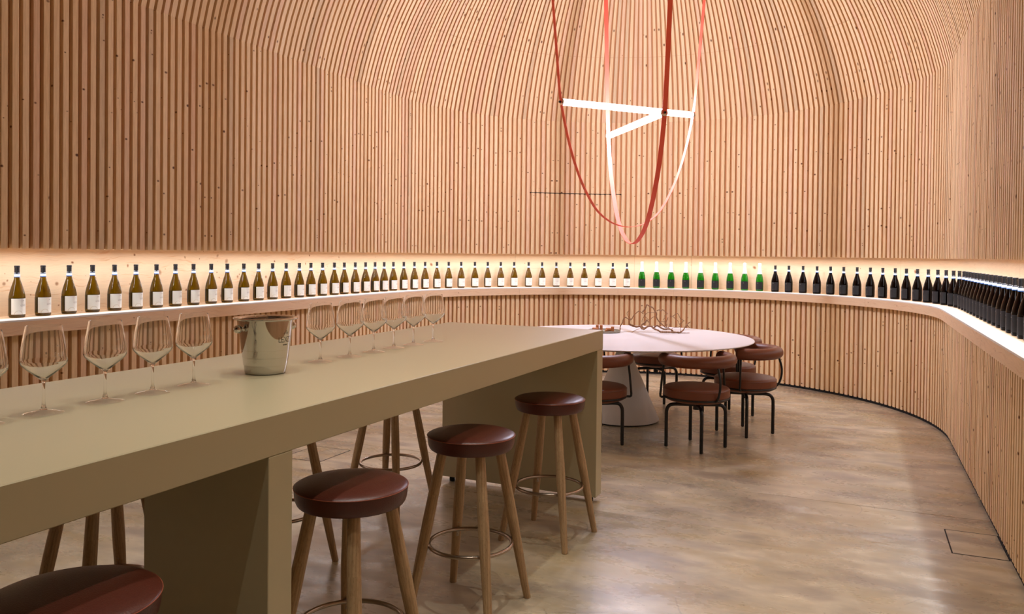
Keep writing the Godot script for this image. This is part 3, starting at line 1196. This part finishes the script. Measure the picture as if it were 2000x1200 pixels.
func make_sparkling() -> Node3D:
	var t := thing("sparkling_bottle", "bottle", "wine bottle", Transform3D(), "green sparkling wine bottles on the niche shelf")
	var h := 0.335
	var run := smooth([Vector2(0.037, 0.0), Vector2(0.0415, h * 0.012), Vector2(0.0435, h * 0.04)], 3)
	run.pop_back()
	run.append_array(smooth([Vector2(0.0435, h * 0.04), Vector2(0.044, h * 0.08), Vector2(0.044, h * 0.33), Vector2(0.0425, h * 0.40), Vector2(0.0375, h * 0.50), Vector2(0.030, h * 0.58), Vector2(0.0235, h * 0.66), Vector2(0.018, h * 0.76), Vector2(0.0145, h * 0.86), Vector2(0.014, h * 0.95)], 4))
	part("glass_body", lathed([[Vector2(0, 0.004), Vector2(0.03, 0.002), Vector2(0.037, 0.0)], run, [Vector2(0.014, h * 0.95), Vector2(0, h * 0.95)]], 40), M.green_glass, t)
	var foil := smooth([Vector2(0.0285, h * 0.612), Vector2(0.0244, h * 0.66), Vector2(0.019, h * 0.76), Vector2(0.0158, h * 0.86), Vector2(0.0155, h * 0.875), Vector2(0.0175, h * 0.885), Vector2(0.018, h * 0.93), Vector2(0.0178, h * 0.975), Vector2(0.014, h * 0.995), Vector2(0, h)], 3)
	part("foil", lathed([foil], 28), M.white_foil, t)
	part("foil_mark", strokes(logo(0.004), 0.0012, 0.0184, 0.0, h * 0.93), M.grey_ink, t)
	var lr := 0.0444
	var lab := part("label", lathed([[Vector2(lr, h * 0.055), Vector2(lr, h * 0.33)]], 28, -1.3, 1.3), M.black_label, t)
	part("back_label", lathed([[Vector2(lr, h * 0.055), Vector2(lr, h * 0.33)]], 24, PI - 1.2, PI + 1.2), M.black_label, t)
	part("label_sign", strokes(logo(0.0030), 0.001, lr + 0.0002, -0.05, h * 0.30), M.grey_ink, lab)
	part("label_name", bent(lettering("LENZI", 0.005, false, 0.0003), lr + 0.0002, -0.05, h * 0.272), M.grey_ink, lab)
	part("label_small_print", strokes([[Vector2(-0.018, 0.0), Vector2(0.02, 0.004)], [Vector2(-0.012, -0.008), Vector2(0.009, -0.006)]], 0.0022, lr + 0.0002, 0.05, h * 0.10), M.grey_ink, lab)
	return t


const ORD := ["first", "second", "third", "fourth", "fifth", "sixth", "seventh", "eighth", "ninth", "tenth", "eleventh", "twelfth", "thirteenth", "fourteenth", "fifteenth", "sixteenth", "seventeenth", "eighteenth", "nineteenth"]

func ordinal(n: int) -> String:
	if n <= 19:
		return ORD[n - 1]
	var tens: String = ["twen", "thir", "for"][n / 10 - 2]
	return tens + "tieth" if n % 10 == 0 else tens + "ty-" + ORD[n % 10 - 1]


func bottles() -> void:
	var where := [3.247, 3.415, 3.594, 3.765, 3.936, 4.112, 4.291, 4.466, 4.642, 4.824, 4.998, 5.187, 5.364, 5.541, 5.72, 5.903, 6.07, 6.246, 6.432, 6.596, 6.784, 6.968, 7.144, 7.32, 7.501, 7.691, 7.874, 8.05, 8.237, 8.416, 8.601, 8.797, 8.977, 9.156, 9.336, 9.527, 9.703, 9.886, 10.064, 10.241, 10.415, 10.594, 10.768, 10.952, 11.129, 11.306, 11.483, 11.661, 11.838, 12.016, 12.191, 12.372, 12.561, 12.727, 12.902, 13.077, 13.248, 13.417, 13.594, 13.773, 13.946, 14.127, 14.298, 14.477, 14.663, 14.846, 15.023]
	for k in 19:
		where.append(15.205 + k * 0.1768)
	var kinds := [make_burgundy("white_wine_bottle", true), make_sparkling(), make_burgundy("red_wine_bottle", false)]
	var started := [false, false, false]
	for i in where.size():
		var kind := 0 if i < 43 else (1 if i < 52 else 2)
		var label := ""
		if kind == 0:
			label = "olive white wine bottle with cream label, %s from the left end of the shelf row" % ordinal(i + 1)
			if i == 42:
				label = "olive white wine bottle with cream label, last one before the green bottles"
		elif kind == 1:
			label = "green sparkling bottle with white foil neck, %s of nine counted from the left" % ordinal(i - 42)
		else:
			label = "dark red wine bottle with black label, %s to the right of the green bottles" % ordinal(i - 51)
		var turn := rng.randf_range(-0.10, 0.10)
		var t := at(where[i], RB, ZS) * Transform3D(Basis(Vector3.UP, turn), Vector3.ZERO)
		if not started[kind]:
			started[kind] = true
			kinds[kind].transform = t
			kinds[kind].set_meta("label", label)
		else:
			copy(kinds[kind], label, t)


func glasses() -> void:
	var t := thing("wine_glass", "glass", "wine glass", Transform3D(), "empty wine glasses in a row on the bar table")
	var outer := smooth([Vector2(0.010, 0.0112), Vector2(0.008, 0.014), Vector2(0.0046, 0.028), Vector2(0.0038, 0.055), Vector2(0.0042, 0.082), Vector2(0.0065, 0.092), Vector2(0.016, 0.1015), Vector2(0.035, 0.1175), Vector2(0.052, 0.133), Vector2(0.0588, 0.144), Vector2(0.0592, 0.154), Vector2(0.0555, 0.185), Vector2(0.0495, 0.22), Vector2(0.0446, 0.2455)], 4)
	var inner := smooth([Vector2(0.0438, 0.2455), Vector2(0.0486, 0.22), Vector2(0.0545, 0.185), Vector2(0.0581, 0.154), Vector2(0.0576, 0.1448), Vector2(0.0508, 0.1345), Vector2(0.0338, 0.1198), Vector2(0.0148, 0.1055), Vector2(0.006, 0.100), Vector2(0, 0.099)], 4)
	part("foot", lathed([smooth([Vector2(0.049, 0.0), Vector2(0.051, 0.0008), Vector2(0.0515, 0.0016), Vector2(0.045, 0.0032), Vector2(0.02, 0.0085), Vector2(0.010, 0.0112), Vector2(0, 0.0114)], 3)], 48), M.thin_glass, t)
	part("bowl_and_stem", lathed([[Vector2(0, 0.0112), Vector2(0.010, 0.0112)], outer, [Vector2(0.0446, 0.2455), Vector2(0.0438, 0.2455)], inner], 56), M.clear_glass, t)
	var a := 0.62
	var rad := 0.0580
	var sign_ := part("etched_sign", strokes(logo(0.005), 0.0007, rad + 0.0005, a, 0.192), M.etched, t)
	part("etched_name", strokes(thin_name(0.0095), 0.0006, rad + 0.0004, a, 0.164), M.etched, sign_)
	var spots := [[-0.17, 1.36], [-0.168, 1.531], [-0.167, 1.729], [-0.16, 1.9], [-0.157, 2.07], [-0.139, 2.746], [-0.127, 2.939], [-0.127, 3.129], [-0.128, 3.305], [-0.116, 3.47], [-0.103, 3.649]]
	var labels := ["empty wine glass cut off by the left edge of the photo", "first whole empty wine glass from the left edge, the largest in view", "second whole empty wine glass from the left edge", "empty wine glass two places left of the steel bucket", "empty wine glass standing next to the bucket on its left", "empty wine glass standing next to the bucket on its right", "second empty wine glass to the right of the bucket", "third empty wine glass to the right of the bucket", "fourth empty wine glass to the right of the bucket", "last but one empty wine glass towards the table's far end", "last empty wine glass towards the far end of the bar table"]
	for i in spots.size():
		var to := Vector3(1.905, 0, 0) - V(spots[i][0], spots[i][1], 0)
		var tr := Transform3D(Basis(Vector3.UP, atan2(to.x, to.z) + (0.0 if i < 5 else (-1.2 if i % 2 else 1.9))), V(spots[i][0], spots[i][1], 1.0412))
		if i == 0:
			t.transform = tr
			t.set_meta("label", labels[0])
		else:
			copy(t, labels[i], tr)


func bucket() -> void:
	var to := Vector3(1.905, 0, 0) - V(-0.138, 2.408, 0)
	var t := thing("ice_bucket", "polished steel wine bucket with ball handles on the bar table", "bucket", Transform3D(Basis(Vector3.UP, atan2(to.x, to.z)), V(-0.138, 2.408, 1.0412)))
	var runs := [
		[Vector2(0, 0.0), Vector2(0.068, 0.0)],
		smooth([Vector2(0.068, 0.0), Vector2(0.0735, 0.003), Vector2(0.0762, 0.010)], 3), [Vector2(0.0762, 0.010), Vector2(0.0795, 0.032)], [Vector2(0.0795, 0.032), Vector2(0.0808, 0.0335)], [Vector2(0.0808, 0.0335), Vector2(0.0838, 0.061)], [Vector2(0.0838, 0.061), Vector2(0.0851, 0.0625)], [Vector2(0.0851, 0.0625), Vector2(0.0878, 0.0895)], [Vector2(0.0878, 0.0895), Vector2(0.0889, 0.091)], smooth([Vector2(0.0889, 0.091), Vector2(0.0945, 0.15), Vector2(0.0985, 0.20)], 3),
		smooth([Vector2(0.0985, 0.20), Vector2(0.108, 0.2015), Vector2(0.1165, 0.2045), Vector2(0.1178, 0.2075), Vector2(0.1165, 0.2105), Vector2(0.108, 0.211), Vector2(0.0975, 0.207), Vector2(0.0965, 0.20)], 3),
		smooth([Vector2(0.0965, 0.20), Vector2(0.09, 0.12), Vector2(0.076, 0.02), Vector2(0.06, 0.006), Vector2(0, 0.005)], 3)]
	part("pail", lathed(runs, 72), M.chrome, t)
	for a in [-0.98, PI - 0.98]:
		var r := Transform3D(Basis(Vector3.UP, a), Vector3(0, 0.172, 0))
		part("handle_ball", lathed([smooth([Vector2(0.0, -0.0155), Vector2(0.011, -0.011), Vector2(0.0155, 0.0), Vector2(0.011, 0.011), Vector2(0.0, 0.0155)], 4)], 24), M.chrome, t, r * Transform3D(Basis(), Vector3(0, 0, 0.118)))
		part("handle_stem", lathed([[Vector2(0.010, 0.0), Vector2(0.0065, 0.004), Vector2(0.0065, 0.02)]], 16), M.chrome, t, r * Transform3D(Basis(Vector3.RIGHT, PI / 2), Vector3(0, 0, 0.095)))
	var sg := part("engraved_sign", strokes(logo(0.0105), 0.0011, 0.0965, 0.87, 0.156), M.engraving, t)
	part("engraved_name", strokes(thin_name(0.0185), 0.0013, 0.0946, 0.87, 0.122), M.engraving, sg)
	part("engraved_word", bent(lettering("WINERY", 0.0046, false, 0.0003), 0.0915, 0.87, 0.111), M.engraving, sg)


func tray_and_corks() -> void:
	var c := V(-0.291, 7.35, TT + 0.0002)
	var t := thing("tray", "round grey tray holding corks on the white round table", "tray", Transform3D(Basis(), c))
	part("dish", lathed([[Vector2(0, 0), Vector2(0.14, 0)], smooth([Vector2(0.14, 0), Vector2(0.152, 0.004), Vector2(0.155, 0.02), Vector2(0.1535, 0.022), Vector2(0.151, 0.02), Vector2(0.148, 0.009)], 3), [Vector2(0.148, 0.009), Vector2(0, 0.008)]], 56), M.ceramic, t)
	# x, u, lift, lying?, turn
	var corks := [
		[-0.252, 7.361, 0.0, 0, 0.0, "cork standing upright at the right side of the tray"],
		[-0.436, 7.475, 0.0, 0, 0.0, "cork standing upright at the back of the tray, left one of the pair"],
		[-0.399, 7.480, 0.0, 0, 0.0, "cork standing upright at the back of the tray, right one of the pair"],
		[-0.301, 7.316, 0.0, 1, 0.5, "cork lying in front of the upright one on the tray"],
		[-0.339, 7.446, 0.0, 1, 1.7, "cork lying in the middle of the tray"],
		[-0.460, 7.408, 0.0, 1, 2.2, "cork lying at the left side of the tray, just above the bar's edge"],
	]
	var m := lathed([[Vector2(0, 0), Vector2(0.0125, 0)], smooth([Vector2(0.0125, 0), Vector2(0.0142, 0.002), Vector2(0.0142, 0.046), Vector2(0.0125, 0.048)], 2), [Vector2(0.0125, 0.048), Vector2(0, 0.048)]], 20)
	for k in corks:
		var b := Basis(Vector3.UP, k[4]) * (Basis(Vector3.RIGHT, PI / 2) if k[3] else Basis())
		var y := TT + 0.0087 + (0.0142 if k[3] else 0.0)
		var o := top("cork", m, M.cork, k[5], "cork", "corks on the grey tray")
		o.transform = Transform3D(b, V(k[0] + 0.054, k[1] - 0.05, y))


func branch() -> void:
	# contorted dried branch: strokes drawn on an upright sheet (millimetres-ish units), each bent out of it in depth
	var lines := [
		[[650, 480, 655, 420, 690, 360, 700, 310, 735, 275, 770, 290, 815, 320, 850, 295, 875, 250, 920, 205, 965, 170, 1000, 185, 1040, 215], 0, 40, 5.0],
		[[1030, 180, 1070, 130, 1080, 85, 1095, 62, 1150, 85, 1195, 110, 1225, 160, 1250, 195, 1245, 250, 1270, 300, 1310, 345, 1360, 390, 1400, 430], 40, -60, 7.5],
		[[815, 400, 850, 415, 930, 435, 990, 420, 1010, 455, 1050, 465, 1090, 430, 1130, 410, 1180, 420, 1210, 450, 1270, 470, 1310, 510, 1330, 540, 1380, 515, 1420, 505, 1480, 525, 1540, 545, 1600, 560, 1602, 575], 60, -130, 10.0],
		[[1210, 440, 1250, 400, 1290, 410, 1330, 435, 1390, 455, 1450, 445, 1500, 460, 1530, 490, 1600, 520, 1650, 530], -20, -90, 8.5],
		[[1600, 560, 1620, 510, 1680, 470, 1720, 420, 1760, 370, 1820, 340], -120, 0, 7.0],
		[[1760, 375, 1790, 415, 1820, 440], -20, 30, 4.0],
		[[1640, 515, 1690, 540, 1760, 540, 1795, 515], -110, -60, 3.0],
		[[1260, 160, 1300, 140, 1330, 150, 1350, 130, 1390, 160, 1420, 190, 1380, 215, 1375, 250, 1340, 290], 20, -120, 4.0],
		[[1450, 220, 1500, 215, 1540, 185, 1570, 170, 1600, 200, 1630, 260, 1680, 290, 1660, 330, 1620, 355, 1640, 380, 1610, 410, 1540, 420, 1500, 440], -160, -60, 2.6],
		[[1500, 215, 1540, 260, 1590, 300, 1610, 350], -150, -90, 2.2],
		[[1090, 240, 1130, 200, 1200, 195, 1250, 185], 120, 0, 2.4],
		[[1065, 190, 1080, 235, 1055, 280, 1035, 340, 1040, 380], 40, 140, 2.6],
		[[1065, 250, 1110, 300, 1150, 320, 1190, 270, 1230, 250], 110, -10, 2.4],
		[[805, 170, 770, 210, 790, 265, 830, 300], 80, 15, 2.2],
		[[1105, 330, 1060, 380, 1020, 400, 1030, 440, 1080, 450], 90, 10, 9.0],
		[[1105, 330, 1140, 360, 1130, 400], 90, -10, 6.0],
		[[1410, 350, 1400, 400, 1440, 420, 1480, 350], -130, -40, 4.0],
		[[840, 520, 890, 485, 970, 460], -60, 0, 2.4],
		[[1430, 250, 1415, 300, 1400, 350, 1420, 440], -90, -50, 3.0],
		[[1640, 380, 1640, 440, 1630, 500], -70, -120, 2.4],
		[[1310, 345, 1350, 330, 1400, 318], 10, -80, 2.4],
		[[1490, 450, 1510, 500, 1530, 515], -60, -100, 6.0],
		[[1700, 300, 1680, 290], -120, -110, 2.0],
	]
	var scale := 0.00057
	var right := Vector3(0.919, 0, -0.395)
	var back := Vector3(-0.395, 0, -0.919)
	var foot := V(0.165, 7.56, TT)
	var st := begin()
	var r := RandomNumberGenerator.new()
	r.seed = 3
	for l in lines:
		var pts := []
		var n: int = l[0].size() / 2
		for i in n:
			var x: float = (l[0][i * 2] - 1260.0) * scale
			# in the picture, a point on the table top sinks as it comes nearer
			var depth: float = lerpf(l[1], l[2], float(i) / (n - 1)) * scale
			var y: float = (520.0 - l[0][i * 2 + 1]) * scale
			var p := foot + right * x + back * (depth + r.randf_range(-0.006, 0.006)) + Vector3(0, y + depth * 0.105, 0)
			p.y = maxf(p.y, TT + 0.001 + l[3] * scale * 1.75)
			pts.append(p)
		var path := smooth(pts, 5)
		var rad := []
		for i in path.size():
			rad.append((l[3] * 1.4 + 1.2) * scale * (1.0 + 0.18 * sin(i * 1.7 + l[3])) * lerpf(1.1, 0.8, float(i) / path.size()))
		tube(st, path, rad, 7)
	st.generate_normals()
	top("dried_branch", st.commit(), M.twig, "contorted dry brown branch lying on the white round table", "branch")


func hatches() -> void:
	floor_hatch(Vector2(2.377, 4.622), Vector2(2.630, 5.010), 0.0, "square concrete-topped floor box cover beside the right wall")
	floor_hatch(Vector2(-0.16, -0.19), Vector2(0.16, 0.19), 1.0, "concrete-topped floor box cover beyond the bar table on the left")


func floor_hatch(a: Vector2, b: Vector2, other: float, label: String) -> void:
	var t := thing("floor_hatch", label, "floor hatch")
	var w := 0.0035
	var c := (a + b) / 2
	var d := b - a
	if other > 0.0:
		t.position = V(-1.75, 4.88, 0)
	var frame := begin()
	for e in [[Vector2(c.x, a.y), Vector2(d.x, w)], [Vector2(c.x, b.y), Vector2(d.x, w)], [Vector2(a.x, c.y), Vector2(w, d.y)], [Vector2(b.x, c.y), Vector2(w, d.y)]]:
		chamfer_box(frame, V(e[0].x, e[0].y, 0.0004), Vector3(e[1].x + w, 0.0012, e[1].y + w), 0.0002)
	part("edge_gap", frame.commit(), M.dark_gap, t)
	part("cover", box_mesh(V(c.x, c.y, 0.0002), Vector3(d.x - w, 0.0012, d.y - w), 0.0003), M.polished_concrete, t)
